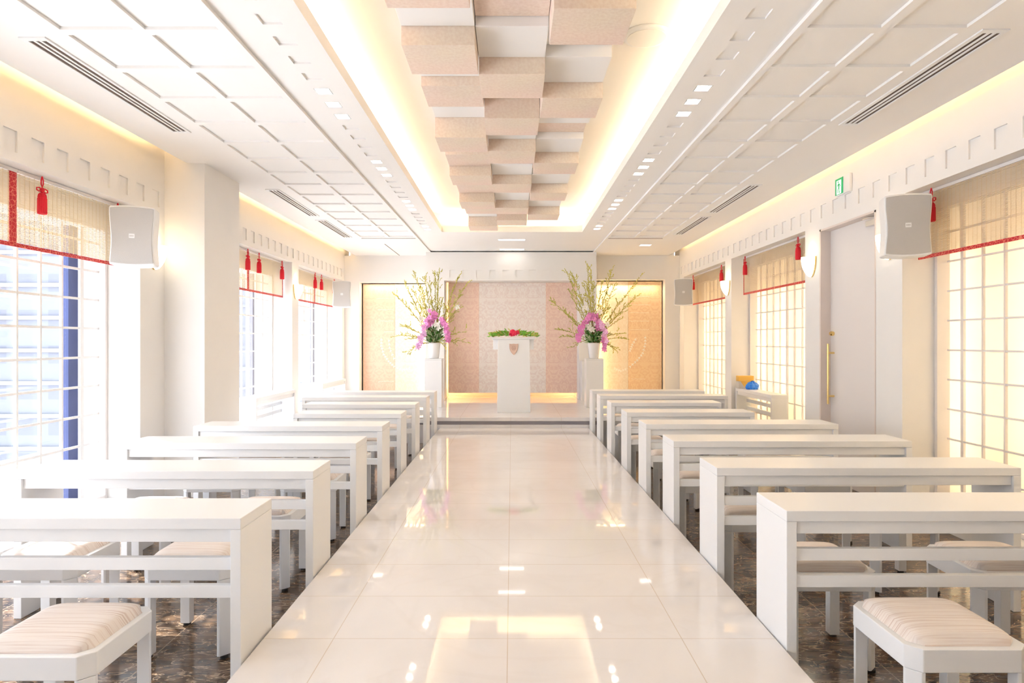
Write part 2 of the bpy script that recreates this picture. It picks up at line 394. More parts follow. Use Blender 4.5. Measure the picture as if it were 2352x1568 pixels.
struct(MB().box(-3.14, -XW, 6.67, 7.52, 0, CZ).build('wall_left_column', M['wall']), 'wide white column projecting from the left wall')
struct(MB().box(-3.32, -XW, 6.67, 7.52, CZ, H(2.3)).build('wall_left_column_top', M['wall']))
r = MB(); r.box(-4.3, 4.3, Y0-.1, Y0, 0, H(2.4)); struct(r.build('wall_rear', M['wall']))

# ------------------------------------------------------------------ altar end
TOP = CZ
ws = lambda name, *boxes: struct([mb_ := MB(), [mb_.box(*q_) for q_ in boxes]][0].build(name, M['wall']))
ws('wall_back', (-XW, XW, YB+.42, YB+.5, .406, H(2.3)))
ws('wall_back_left_jamb', (-XW, -3.235, YB, YB+.419, .406, TOP)); ws('wall_back_right_jamb', (3.245, XW, YB, YB+.419, .406, TOP))
ws('wall_back_left_header', (-3.235, -1.755, YB, YB+.419, H(1.255), TOP)); ws('wall_back_right_header', (1.72, 3.245, YB, YB+.419, H(1.31), TOP))
ws('wall_back_left_pier', (-1.755, -1.38, 13.3, YB+.419, .406, TOP)); ws('wall_back_right_pier', (1.365, 1.72, 13.3, YB+.419, .406, TOP))
b = MB(); b.box(-1.38, 1.365, 13.315, YB+.419, H(1.24), TOP)
for za, zb in ((H(1.24), H(1.303)), (H(1.455), TOP)): b.box(-1.38, 1.365, 13.3, 13.315, za, zb)
xx = -1.38; k = 0
while True:
    n0 = -1.275+.27*k
    if n0+.14 > 1.3: b.box(xx, 1.365, 13.3, 13.315, H(1.303), H(1.455)); break
    b.box(xx, n0, 13.3, 13.315, H(1.303), H(1.455)); xx = n0+.14; k += 1
struct(b.build('wall_back_beam', M['wall']), 'white beam over the altar backdrop with small square recesses')

def panel(x0, x1, y, z0, z1, m, label, t=.03, name='damask_panel', group='damask panels behind the altar'):
    o = MB().box(x0, x1, y, y+t, z0, z1).build(name, M[m], bevel=.003)
    MB().box(x0+.05, x1-.05, y+t+.0005, 14.2595, z0+.3, z0+.36).build('mounting_batten', M['white'], o)
    tag(o, label, 'panel', group); return o
ZP = .405
DP = 13.72
X = lambda px, D: (px-1176)*D/F
PB = H(-118*DP/F)
panel(X(1030, DP), X(1100, DP), DP, PB, H(1.235), 'dpeach', 'peach damask panel on the left of the altar backdrop behind the lectern')
panel(X(1100, DP)+.003, X(1254, DP)-.003, DP, PB, H(1.235), 'dcream', 'wide pale cream damask panel in the middle of the altar backdrop')
panel(X(1254, DP), X(1328, DP), DP, PB, H(1.235), 'dpeach', 'peach damask panel on the right of the altar backdrop behind the lectern')
DS = 14.05
pl1 = panel(X(834, DS), X(907, DS), DS, ZP+.004, H(1.235), 'speach', 'peach wall panel at the far left with white script and laurel leaves', group='lit panels in the side bays of the altar wall')
pl2 = panel(X(907, DS)+.003, -1.70, DS, ZP+.004, H(1.235), 'scream', 'cream glowing wall panel behind the left flower arrangement', group='lit panels in the side bays of the altar wall')
pr1 = panel(1.67, X(1443, DS)-.003, DS, ZP+.004, H(1.29), 'scream', 'yellow cream wall panel behind the right flower arrangement', group='lit panels in the side bays of the altar wall')
pr2 = panel(X(1443, DS), X(1520, DS), DS, ZP+.004, H(1.29), 'sgold', 'golden orange wall panel at the far right with white script and laurel leaves', group='lit panels in the side bays of the altar wall')
# faint white script lines and laurel on the side panels
def script(px0, px1, py, mb, amp=.008, seed=1):
    rnd = random.Random(seed); x = X(px0, DS); x1 = X(px1, DS); z = P(0, py, DS).z
    pts = []
    while x < x1:
        pts.append((x, DS-.003, z+amp*rnd.uniform(-1, 1))); x += .012
        if rnd.random() < .0:
            if len(pts) > 2: mb.tube(pts, .0035, 4)
            pts = []; x += .02
    if len(pts) > 2: mb.tube(pts, .0035, 4)
def laurel(mb, pts, size=.05):
    pts = [Vector((X(p[0], DS), DS-.004, P(0, p[1], DS).z)) for p in pts]
    mb.tube(pts, .004, 4)
    for i in range(len(pts)-1):
        for t in (.15, .5, .85):
            p_ = pts[i].lerp(pts[i+1], t); d = (pts[i+1]-pts[i]).normalized()
            for sg in (-1, 1):
                q = Matrix.Rotation(sg*.6, 3, 'Y') @ d; nn = Vector((q.z, 0, -q.x))
                e = p_+q*size; m_ = p_+q*size*.5
                mb.add([p_, m_+nn*size*.16, e, m_-nn*size*.16], [(0, 1, 2, 3)])
def line(par, x0_, x1_, y_, sd):
    mb = MB(); script(x0_, x1_, y_, mb, seed=sd); mb.build('lettering', M['mark'], par)
def wreath(par, *paths):
    for p_ in paths:
        mb = MB(); laurel(mb, p_); mb.build('laurel_branch', M['mark'], par)
for i, (x0_, x1_, y_) in enumerate([(865, 905, 686), (868, 905, 711), (872, 905, 737), (882, 905, 762), (868, 905, 876)]): line(pl1, x0_, x1_, y_, i)
wreath(pl1, [(876, 775), (876, 795), (882, 815), (893, 830), (906, 842)], [(893, 777), (895, 800), (906, 825)])
for i, (x0_, x1_, y_) in enumerate([(909, 935, 686), (909, 940, 711), (909, 935, 737)]): line(pl2, x0_, x1_, y_, 9+i)
wreath(pl2, [(909, 843), (925, 850), (940, 846)])
for i, (x0_, x1_, y_) in enumerate([(1445, 1493, 681), (1445, 1495, 700), (1445, 1492, 718), (1445, 1490, 737), (1445, 1492, 757), (1450, 1482, 870)]): line(pr2, x0_, x1_, y_, 20+i)
wreath(pr2, [(1482, 770), (1482, 790), (1476, 812), (1463, 828), (1446, 843)], [(1462, 775), (1452, 792), (1447, 806)])
line(pr1, 1425, 1441, 700, 30); wreath(pr1, [(1441, 846), (1425, 852), (1412, 846)])

# ------------------------------------------------------------------ ceiling blocks
edge = lambda k: 3.53+.437*k
colX = [(-.675, -.225), (-.225, .225), (.225, .675)]
Wd = 'w'; Wh = 'p'
blocks = [
 {-3:(1.9,Wh),-2:(1.8,Wd),-1:(1.80,Wd),0:(1.915,Wh),1:(1.80,Wd),2:(1.965,Wh),3:(1.895,Wd),4:(1.96,Wh),5:(1.785,Wd),6:(1.97,Wh),7:(1.885,Wd),8:(1.785,Wd),9:(1.97,Wh),10:(1.895,Wd),11:(1.78,Wd),12:(1.97,Wh),13:(1.885,Wd),14:(1.93,Wh),15:(1.785,Wd)},
 {-3:(1.8,Wd),-2:(1.97,Wd),-1:(1.93,Wh),0:(1.975,Wd),1:(1.915,Wh),2:(1.802,Wd),3:(1.97,Wd),4:(1.803,Wd),5:(1.906,Wh),6:(1.793,Wd),7:(1.97,Wd),8:(1.905,Wh),9:(1.798,Wd),10:(1.97,Wd),11:(1.90,Wh),12:(1.795,Wd),13:(1.90,Wd),14:(1.79,Wd)},
 {-3:(1.97,Wd),-2:(1.8,Wd),-1:(1.97,Wd),0:(1.80,Wd),1:(2.0,Wh),2:(1.92,Wh),3:(1.804,Wd),4:(1.91,Wh),5:(1.972,Wd),6:(1.91,Wh),7:(1.80,Wd),8:(1.98,Wd),9:(1.91,Wh),10:(1.796,Wd),11:(1.98,Wd),12:(1.905,Wh),13:(1.79,Wd)}]
cname = ['left', 'middle', 'right']
for ci in range(3):
    last = max(blocks[ci])
    for k, (h, t) in blocks[ci].items():
        x0_, x1_ = colX[ci]; g_ = .0015
        xc, yc = (x0_+x1_)/2, (edge(k)+edge(k+1))/2
        z1_ = H(2.22)
        o = MB().box(-(x1_-x0_)/2+g_, (x1_-x0_)/2-g_, -.2185+g_, .2185-g_, H(h)-z1_, -.0005).build('ceiling_block', M['mdf'] if t == Wd else M['ceil'], bevel=.002)
        o.location = (xc, yc, z1_)
        cl = 'peach wood fibre' if t == Wd else 'plain white'
        hh = 'hanging low' if h < 1.85 else ('hanging at middle height' if h < 1.94 else 'set high')
        tag(o, f'{cl} ceiling block {hh}, {cname[ci]} column, {ORD[min(17,last-k)]} from the altar', 'ceiling block', 'wooden and white blocks hanging in the ceiling recess')
o = MB().lathe([(.0, -.02), (.155, -.02), (.175, -.012), (.18, 0), (.0, 0)], 40).build('ceiling_speaker', M['white'], smooth=True)
D_ = 4.7; o.location = ((1485-1176)/703*2.22, 1500*2.22/703, H(2.22))
MB().lathe([(.0, -.024), (.14, -.024), (.14, -.0205), (0, -.0205)], 36).build('grille', M['ceil'], o)
tag(o, 'round white ceiling speaker beside the hanging blocks in the lit recess', 'speaker')

# ------------------------------------------------------------------ downlights
def make_down():
    r = empty('downlight')
    m = MB(); m.box(-.056, .056, -.056, .056, -.0075, -.0005)
    for (a_, b_, c_, d_) in ((-.056,-.05,-.056,.056), (.05,.056,-.056,.056), (-.05,.05,-.056,-.05), (-.05,.05,.05,.056)): m.box(a_, b_, c_, d_, -.0295, -.0076)
    m.xf(Matrix.Translation((0, 0, .0295)))
    m.build('housing', M['white'], r)
    MB().lathe([(0, 0), (.036, 0), (.036, .004), (0, .004)], 20).xf(Matrix.Translation((.0, .006, .015))).build('lamp', M['lamp'], r)
    return r
pd = make_down(); first = True
vis = {-1: [], 1: []}
for (sg, y) in sorted(down_pos): vis[sg].append(y)
for sg in (-1, 1):
    ys = [y for y in vis[sg] if y > 2.8]
    for i, y in enumerate(ys):
        o = pd if first else copy_tree(pd); first = False
        o.location = (sg*1.3915, y, CZ+.024)
        n = len(ys)-1-i
        tag(o, f'small square downlight, {"left" if sg<0 else "right"} ceiling band, {ORD[n]} from the altar end', 'downlight', 'square downlights along the ceiling recess')
def slotlight(x0_, x1_, y0_, y1_, label, g_):
    xc, yc = (x0_+x1_)/2, (y0_+y1_)/2
    r = empty('slot_light', (xc, yc, CZ+(.024 if abs(xc) < 1.6 else 0))); a_, b_ = (x1_-x0_)/2, (y1_-y0_)/2
    m = MB(); t_ = .012
    m.box(-a_-t_, a_+t_, -b_-t_, -b_, -.006, (.012 if abs(xc) > 1.6 else -.0005)); m.box(-a_-t_, a_+t_, b_, b_+t_, -.006, (.012 if abs(xc) > 1.6 else -.0005)); m.box(-a_-t_, -a_, -b_, b_, -.006, (.012 if abs(xc) > 1.6 else -.0005)); m.box(a_, a_+t_, -b_, b_, -.006, (.012 if abs(xc) > 1.6 else -.0005))
    m.xf(Matrix.Translation((0, 0, .0015))); m.build('rim', M['white'], r); MB().box(-a_, a_, -b_, b_, -.003, -.0005).build('diffuser', M['lampslot'], r)
    tag(r, label, 'ceiling light', g_)
slotlight(-.245, .235, 11.77, 11.9, 'narrow rectangular ceiling light over the aisle, the nearer of the two in line', 'rectangular ceiling lights before the altar')
slotlight(-.245, .24, 13.0, 13.15, 'narrow rectangular ceiling light over the altar, the farther of the two in line', 'rectangular ceiling lights before the altar')
slotlight(-2.68, -2.5, 12.55, 12.72, 'small square ceiling light above the left altar panel', 'rectangular ceiling lights before the altar')
slotlight(2.42, 2.62, 12.25, 12.42, 'small square ceiling light above the right altar panel', 'rectangular ceiling lights before the altar')

# ------------------------------------------------------------------ vents
def vent(x0_, x1_, y0_, y1_, label):
    xc, yc = (x0_+x1_)/2, (y0_+y1_)/2
    r = empty('air_vent', (xc, yc, CZ)); a_, b_ = (x1_-x0_)/2, (y1_-y0_)/2
    m = MB(); e = .02
    m.box(-a_, -a_+e+.01, -b_+e*2, b_-e*2, -.009, .001); m.box(a_-e, a_, -b_+e*2, b_-e*2, -.009, .001)
    m.box(-a_, a_, -b_, -b_+e*2, -.009, .001); m.box(-a_, a_, b_-e*2, b_, -.009, .001)
    m.build('frame', M['white'], r)
    MB().box(-a_+.031, a_-.021, -b_+.041, b_-.041, -.003, -.0004).build('duct_opening', M['slot'], r)  # dark plate paints the shade between the slats, the ceiling is solid behind
    w_ = 2*a_-.05
    for i in (1, 2):
        x = -a_+.03+w_*i/3; MB().box(x-.008, x+.008, -b_+.041, b_-.041, -.008, -.0031).build('slat', M['white'], r)
    tag(r, label, 'air vent', 'slotted air vents in the ceiling')
vent(-2.95, -2.79, 3.9, 5.68, 'long slotted ceiling vent, nearest on the left above the first window')
vent(-2.95, -2.79, 7.8, 9.46, 'slotted ceiling vent on the left beyond the column, the middle of three')
vent(-2.95, -2.79, 9.78, 11.4, 'slotted ceiling vent on the left, farthest of three, next to the altar')
vent(2.74, 2.90, 3.8, 5.48, 'long slotted ceiling vent, nearest on the right above the first paper screen')
vent(2.74, 2.90, 7.56, 9.22, 'slotted ceiling vent on the right beyond the exit sign, the middle of three')
vent(2.74, 2.90, 9.5, 11.1, 'slotted ceiling vent on the right, farthest of three, next to the altar')

# ------------------------------------------------------------------ windows
def lattice_mesh(sgn, Xp, y0_, y1_, z0_, z1_, far, py, zref, pz, bw=.016, th=.022):
    m = MB(); x0_, x1_ = sgn*Xp, sgn*(Xp+th)
    k = 0
    while far-py*k > y0_+.05:
        y = far-py*k; ww = bw if k % 4 else bw*2.2
        if y < y1_-.03: m.box(x0_, x1_, y-ww/2, y+ww/2, z0_, z1_)
        k += 1
    z = zref
    while z > z0_+.05: z -= pz
    while z < z1_-.05:
        if z > z0_+.05: m.box(x0_+sgn*.002, x1_-sgn*.002, y0_, y1_, z-bw/2, z+bw/2)
        z += pz
    return m
def frame_mesh(sgn, Xp, y0_, y1_, z0_, z1_, w_=.05, th=.06):
    m = MB(); a_, b_ = sgn*Xp, sgn*(Xp+th)
    m.box(a_, b_, y0_, y0_+w_, z0_, z1_); m.box(a_, b_, y1_-w_, y1_, z0_, z1_)
    m.box(a_, b_, y0_+w_, y1_-w_, z0_, z0_+w_); m.box(a_, b_, y0_+w_, y1_-w_, z1_-w_, z1_); return m
wn = 1
for i, (y0_, y1_) in enumerate(Lwins):
    z0_, z1_ = .10, H(1.08)
    r = empty(f'window_{wn}', (0, 0, 0)); struct(r, ['clear lattice window on the left behind the camera', 'nearest clear lattice window on the left with buildings outside', 'middle clear lattice window on the left beyond the column', 'farthest clear lattice window on the left next to the altar'][i]); wn += 1
    frame_mesh(-1, 3.86, y0_+.001, y1_-.001, z0_, z1_, .035, .12).build('window_frame', M['frame'], r, bevel=.003)
    lattice_mesh(-1, 3.92, y0_+.03, y1_-.03, z0_+.03, z1_-.03, y1_-.28, .26, H(.121), .268, bw=.021).build('lattice', M['gloss'], r)
    MB().box(-3.62, -4.28, y0_+.002, y1_-.002, 0.001, z0_).build('window_sill', M['white'], r)
    MB().box(-3.87, -4.28, y0_+.002, y1_-.002, z1_, HL-.002).build('header', M['wall'], r)
    MB().box(-4.12, -4.17, y1_-.17, y1_-.03, z0_, z1_).build('mullion', M['navy'] if i < 2 else M['greym'], r)
    if y1_-y0_ > 4: MB().box(-4.12, -4.17, y0_+2.0, y0_+2.08, z0_, z1_).build('mullion', M['white'], r)
    MB().box(-4.14, -4.146, y0_+.01, y1_-.18, z0_, z1_).build('pane', M['glass'], r)
for i, (y0_, y1_) in enumerate(Rwins):
    z0_, z1_ = .10, H(1.235)
    r = empty(f'window_{wn}', (0, 0, 0)); struct(r, ['glowing paper screen on the right behind the camera', 'nearest glowing paper screen window on the right', 'middle glowing paper screen window on the right behind the side table', 'farthest glowing paper screen window on the right next to the altar'][i]); wn += 1
    frame_mesh(1, 3.84, y0_+.001, y1_-.001, z0_, z1_, .04, .13).build('window_frame', M['frame'], r, bevel=.003)
    lattice_mesh(1, 3.93, y0_+.03, y1_-.03, z0_+.03, z1_-.03, y1_-.235, .246, H(-.078), .266).build('lattice', M['frame'], r)
    MB().box(3.955, 3.957, y0_+.03, y1_-.03, z0_+.03, z1_-.03).build('paper', M['paper'], r)
    MB().box(3.62, 4.28, y0_+.002, y1_-.002, 0.001, z0_).build('window_sill', M['white'], r)
    MB().box(3.85, 4.28, y0_+.002, y1_-.002, z1_, HR-.002).build('header', M['wall'], r)
    MB().box(4.27, 4.29, y0_+.002, y1_-.002, z0_, z1_).build('light_box_back', M['gloss'], r)

# ------------------------------------------------------------------ door
dr = empty('door_1', (0, 0, 0)); struct(dr, 'tall white door with a long brass pull in the right wall')
DH = H(1.285)
MB().box(3.66, 3.70, 6.37, 7.525, 0, DH-.002).build('door_leaf', M['door'], dr, bevel=.003)
m = MB(); m.box(3.545, 3.66, 7.50, 7.529, 0, DH-.002); m.box(3.545, 3.66, 6.371, 6.39, 0, DH-.002); m.box(3.545, 3.66, 6.371, 7.529, DH-.022, DH-.002)
m.build('door_frame', M['trimp'], dr)
yd = 7.42; sc = yd/F
m = MB(); m.tube([(3.59, yd, H(-.025)), (3.59, yd, H(-.71))], .012, 14); m.build('pull_handle', M['gold'], dr, smooth=False)
for hh in (-.13, -.62): MB().tube([(3.59, yd, H(hh)), (3.66, yd, H(hh))], .011, 12).build('handle_post', M['gold'], dr)
MB().lathe([(0, 0), (.022, 0), (.026, -.01), (.026, -.03), (.018, -.045), (0, -.045)], 20).xf(Matrix.Translation((3.66, 7.43, H(.09))) @ Matrix.Rotation(PI/2, 4, 'Y').inverted() @ Matrix.Rotation(PI, 4, 'X')).build('lock_cylinder', M['gold'], dr)
m = MB(); m.box(3.60, 3.66, 6.44, 6.66, DH-.12, DH-.06); m.build('door_closer', M['steel'], dr, bevel=.006)
MB().tube([(3.62, 6.47, DH-.05), (3.60, 6.62, DH-.03), (3.63, 6.75, DH-.024)], .008, 8).build('closer_arm', M['steel'], dr)

# ------------------------------------------------------------------ desks
def make_desk(L, Dp=.355, Ht=.847):
    """origin at the aisle-side near foot; desk runs along +x, depth +y"""
    r = empty('pew_desk')
    MB().box(0, L, 0, Dp, Ht-.047, Ht).build('tabletop', M['white'], r, bevel=.0025)
    for x in (0.0, L-.045): MB().box(x, x+.045, 0, Dp, 0, Ht-.0475).build('end_panel', M['white'], r, bevel=.0025)
    MB().box(.0455, L-.0455, .018, Dp-.03, Ht-.105, Ht-.048).build('drawer_shelf', M['white'], r, bevel=.002)
    for z in (.622, .504): MB().box(.0455, L-.0455, .02, .052, z, z+.053).build('rail', M['white'], r, bevel=.002)
    return r
desks = {}
def desk(x0_, x1_, y, label):
    L = round(abs(x1_-x0_), 2)
    if L not in desks: desks[L] = o = make_desk(L)
    else: o = copy_tree(desks[L])
    o.location = (min(x0_, x1_), y, 0)
    tag(o, label, 'desk', 'long white desks in rows beside the aisle'); return o
RR = [(1.205, 2.99, 2.865), (1.205, 2.99, 3.84), (1.205, 2.985, 4.87), (1.205, 2.93, 5.87), (1.205, 2.55, 6.85), (1.205, 2.55, 7.93), (1.205, 2.95, 8.93), (1.205, 2.90, 9.80)]
LR = [(-1.14, -2.86, 2.745), (-1.14, -2.86, 3.746), (-1.14, -2.86, 4.775), (-1.14, -2.80, 5.736), (-1.14, -2.25, 6.71), (-1.14, -2.48, 7.71), (-1.14, -2.80, 8.70), (-1.14, -2.80, 9.58)]
for i, (a_, b_, y) in enumerate(RR): desk(a_, b_, y, f'long white wooden desk right of the aisle, {ORD[i]} row counted from the viewer')
for i, (a_, b_, y) in enumerate(LR): desk(a_, b_, y, f'long white wooden desk left of the aisle, {ORD[i]} row counted from the viewer')

# ------------------------------------------------------------------ stools
def rrect(w_, d_, ch): return [(-w_/2+ch,-d_/2),(w_/2-ch,-d_/2),(w_/2,-d_/2+ch),(w_/2,d_/2-ch),(w_/2-ch,d_/2),(-w_/2+ch,d_/2),(-w_/2,d_/2-ch),(-w_/2,-d_/2+ch)]
def make_stool():
    r = empty('stool'); W_ = .445; Hs = .48
    MB().prism(rrect(W_, W_, .045), Hs-.085, Hs).build('seat_frame', M['white'], r, bevel=.003)
    # cushion: domed rounded rectangle
    m = MB(); n = 18; Wc = W_-.05; zb = .0005
    def outline(u, v):
        return u, v
    vs = []; fs = []
    for j in range(n+1):
        for i in range(n+1):
            u = -1+2*i/n; v = -1+2*j/n
            x = u*Wc/2; y = v*Wc/2
            # chamfer corners
            if abs(u)+abs(v) > 1.78:
                k = 1.78/(abs(u)+abs(v)); x *= k; y *= k
            e = (1-abs(u)**5)*(1-abs(v)**5)
            z = Hs+zb+.045*max(0, e)**.4
            vs.append((x, y, z))
    for j in range(n):
        for i in range(n): fs.append((j*(n+1)+i, j*(n+1)+i+1, (j+1)*(n+1)+i+1, (j+1)*(n+1)+i))
    m.add(vs, fs)
    bot = [(x, y, Hs-.0) for (x, y) in rrect(Wc, Wc, .04)]
    m.build('cushion', M['fabric'], r, smooth=True)
    for sx in (-1, 1):
        for sy in (-1, 1):
            x0_, x1_ = sorted((sx*(W_/2-.004), sx*(W_/2-.056))); y0_, y1_ = sorted((sy*(W_/2-.004), sy*(W_/2-.056)))
            c_ = .038
            pts = [(x0_, y0_), (x1_, y0_), (x1_, y1_), (x0_, y1_)]
            corner = (sx*(W_/2-.004), sy*(W_/2-.004)); i = pts.index(corner)
            q = pts[:i]+[(corner[0]-sx*c_ if (pts[i-1][1] == corner[1]) else corner[0], corner[1] if (pts[i-1][1] == corner[1]) else corner[1]-sy*c_),
                         (corner[0] if (pts[i-1][1] == corner[1]) else corner[0]-sx*c_, corner[1]-sy*c_ if (pts[i-1][1] == corner[1]) else corner[1])]+pts[i+1:]
            lg = MB().prism(q, .014, Hs-.0855).build('leg', M['white'], r, bevel=.002)
            cx, cy = (x0_+x1_)/2, (y0_+y1_)/2
            MB().lathe([(0, 0), (.02, 0), (.02, .0135), (0, .0135)], 14, (cx, cy, 0)).build('glide', M['black'], lg)
    return r
ps = make_stool(); firsts = [True]
def stool(x, y, label, rz=0):
    o = ps if firsts[0] else copy_tree(ps); firsts[0] = False
    o.location = (x, y, 0); o.rotation_euler = (0, 0, rz)
    tag(o, label, 'stool', 'white stools with striped cushions')
stool(1.66, 2.575, 'white stool with striped cream cushion, nearest on the right, before the first desk')
stool(-1.71, 2.56-.04, 'white stool with striped beige cushion, nearest on the left, before the first desk')
rnd = random.Random(3)
for i, (a_, b_, y) in enumerate(RR[:-1]):
    nx = RR[i+1][2]; yy = 3.33 if i == 0 else nx-.30
    for j, x in enumerate((1.54, 2.46 if b_ > 2.7 else 2.14)):
        yc_ = y+.47+rnd.uniform(0, .03)
        stool(x+rnd.uniform(-.03, .03)*(i > 0), yc_ if (yc_+.23 < nx+.0) else nx-.235, f'white stool right of the aisle behind the {ORD[i]} desk, {"aisle side" if j == 0 else "wall side"}', rnd.uniform(-.03, .03))
for i, (a_, b_, y) in enumerate(LR[:-1]):
    nx = LR[i+1][2]
    for j, x in enumerate((-1.64, -2.42 if b_ < -2.6 else -2.12)):
        yc_ = y+.74 if i == 0 else y+.62
        stool(x+rnd.uniform(-.02, .02)*(i > 0), min(yc_, nx-.235), f'white stool left of the aisle behind the {ORD[i]} desk, {"aisle side" if j == 0 else "window side"}', rnd.uniform(-.03, .03))

# ------------------------------------------------------------------ side tables by the windows
def side_table(xin, xout, y0_, y1_, label):
    L = y1_-y0_; W_ = abs(xout-xin); sg = 1 if xout > xin else -1; Ht = .847
    r = empty('side_table', ((xin+xout)/2, (y0_+y1_)/2, 0))
    hw, hl = W_/2, L/2
    MB().box(-hw, hw, -hl, hl, Ht-.047, Ht).build('tabletop', M['white'], r, bevel=.0025)
    for ya in (-hl, hl-.045): MB().box(-hw, hw, ya, ya+.045, 0, Ht-.0475).build('end_panel', M['white'], r, bevel=.0025)
    MB().box(-hw+.02, hw-.02, -hl+.0455, hl-.0455, Ht-.105, Ht-.048).build('drawer_shelf', M['white'], r)
    for z in (.622, .504):
        xa = hw-.05 if sg > 0 else -hw+.05
        MB().box(xa-.015, xa+.015, -hl+.0455, hl-.0455, z, z+.053).build('rail', M['white'], r, bevel=.002)
    tag(r, label, 'side table', 'white side tables under the windows'); return r
side_table(3.60, 3.83, 9.06, 10.52, 'white side table with a box and blue bag on it, right wall bay')
side_table(-3.35, -3.62, 8.55, 10.1, 'white side table on the left under the middle window beyond the column')
side_table(-3.33, -3.62, 11.5, 13.1, 'white side table on the left under the farthest window next to the altar')
# box and bag
r = empty('tissue_box', (X(1711, 10.35), 10.35, .8475)); 
m = MB(); m.box(-.12, .12, -.06, .06, 0, .115); m.build('carton', M['cardgrey'], r, bevel=.004)
MB().box(-.121, .121, -.061, .061, .115, .20).build('carton_flap', M['oran'], r, bevel=.004)
m = MB(); m.prismxz([(-.04, .04), (.0, .02), (.05, .06), (.121, .1), (.121, .116), (-.09, .116)], -.0625, -.0605); m.build('orange_print', M['oran'], r)
tag(r, 'open orange and grey cardboard box on the right side table', 'box')
m = MB(); rb = random.Random(5); n = 14
prof = [(0, 0), (.085, 0), (.10, .03), (.095, .065), (.07, .095), (.03, .12), (0, .125)]
m.lathe(prof, n)
m.v = [(v[0]*(1+rb.uniform(-.16, .16)), v[1]*.62*(1+rb.uniform(-.16, .16)), max(0, v[2]*(1+rb.uniform(-.15, .15)))) for v in m.v]
o = m.build('plastic_bag', M['blue']); o.location = (X(1728, 10.13), 10.13, .848)
tag(o, 'crumpled blue plastic bag beside the orange cardboard box on the side table', 'bag')

# ------------------------------------------------------------------ lectern
DL = 10.9; LX = X(1180, DL)
r = empty('lectern', (LX, DL, ZP)); tz = H((784-775)*DL/F)-ZP
hw = .272
m = MB(); m.prismxz([(-hw-.006, .0), (hw+.006, 0), (hw-.006, tz-.03), (-hw+.006, tz-.03)], 0, .05); m.build('front_panel', M['white'], r, bevel=.003)
MB().box(-.25, .25, .051, .40, .02, tz-.20).build('body', M['white'], r, bevel=.003)
MB().box(-.345, .335, .051, .45, tz-.20, tz-.03).build('upper_box', M['white'], r, bevel=.003)
MB().box(-.365, .355, -.01, .47, tz-.0295, tz).build('top', M['white'], r, bevel=.003)
MB().box(-.26, .26, .02, .4, .0, .0195).build('plinth', M['slot'], r) if False else None
def shield(w_, h_):
    pts = []
    for i in range(9): 
        t = i/8; pts.append((-w_/2+w_*t, h_/2-.010*math.sin(PI*t)*0-.006*abs(math.sin(2*PI*t))))
    for i in range(1, 12):
        t = i/12; pts.append((w_/2*(1-t**3.2), h_/2-h_*t))
    pts.append((0, -h_/2))
    for i in range(11, 0, -1):
        t = i/12; pts.append((-w_/2*(1-t**3.2), h_/2-h_*t))
    return pts
zc_ = H((784-802)*DL/F)-ZP
em = MB().prismxz([(p_[0], p_[1]+zc_) for p_ in shield(.15, .19)], -.012, -.0005).build('emblem', M['shield'], r)
m = MB(); sh = [(p_[0], -.0135, p_[1]+zc_) for p_ in shield(.132, .17)]; m.tube(sh+[sh[0]], .004, 5)
cir = [(.034*math.cos(a_*PI/10), -.0135, zc_+.018+.034*math.sin(a_*PI/10)) for a_ in range(21)]; m.tube(cir, .004, 5)
m.tube([(-.05, -.0135, zc_+.055), (0, -.0135, zc_+.062), (.05, -.0135, zc_+.055)], .004, 5)
for a_ in range(6): m.tube([(0, -.0135, zc_+.018), (.03*math.cos(a_*PI/3), -.0135, zc_+.018+.03*math.sin(a_*PI/3))], .003, 5)
m.build('emblem_line', M['shieldd'], em)
tag(r, 'white lectern with a peach shield emblem standing on the altar platform', 'lectern')

# ------------------------------------------------------------------ plants
def leaf(mb, p, d, L, w_, rnd):
    d = d.normalized(); u = d.orthogonal().normalized(); u = Matrix.Rotation(rnd.uniform(0, 6.28), 3, d) @ u
    n_ = d.cross(u)*.18*L
    a_ = p+d*L*.45
    mb.add([p, a_+u*w_+n_, p+d*L, a_-u*w_+n_, a_-n_*.3], [(0, 1, 4), (1, 2, 4), (2, 3, 4), (3, 0, 4)])
def blossom(mb, p, d, sz, rnd):
    d = d.normalized(); u = d.orthogonal().normalized(); w_ = d.cross(u); a0 = rnd.uniform(0, 1.2)
    for k in range(5):
        a_ = a0+k*2*PI/5; e = u*math.cos(a_)+w_*math.sin(a_); t = u*-math.sin(a_)+w_*math.cos(a_)
        mb.add([p, p+e*sz*.5+t*sz*.34+d*sz*.12, p+e*sz*.95+t*sz*.2+d*sz*.02, p+e*sz*.95-t*sz*.2+d*sz*.02, p+e*sz*.5-t*sz*.34+d*sz*.12], [(0, 1, 2, 3, 4)])
    mb.add([p+d*sz*.3, p+u*sz*.15+d*.1*sz, p+w_*sz*.15+d*.1*sz, p-u*sz*.15+d*.1*sz, p-w_*sz*.15+d*.1*sz], [(0,1,2),(0,2,3),(0,3,4),(0,4,1)])
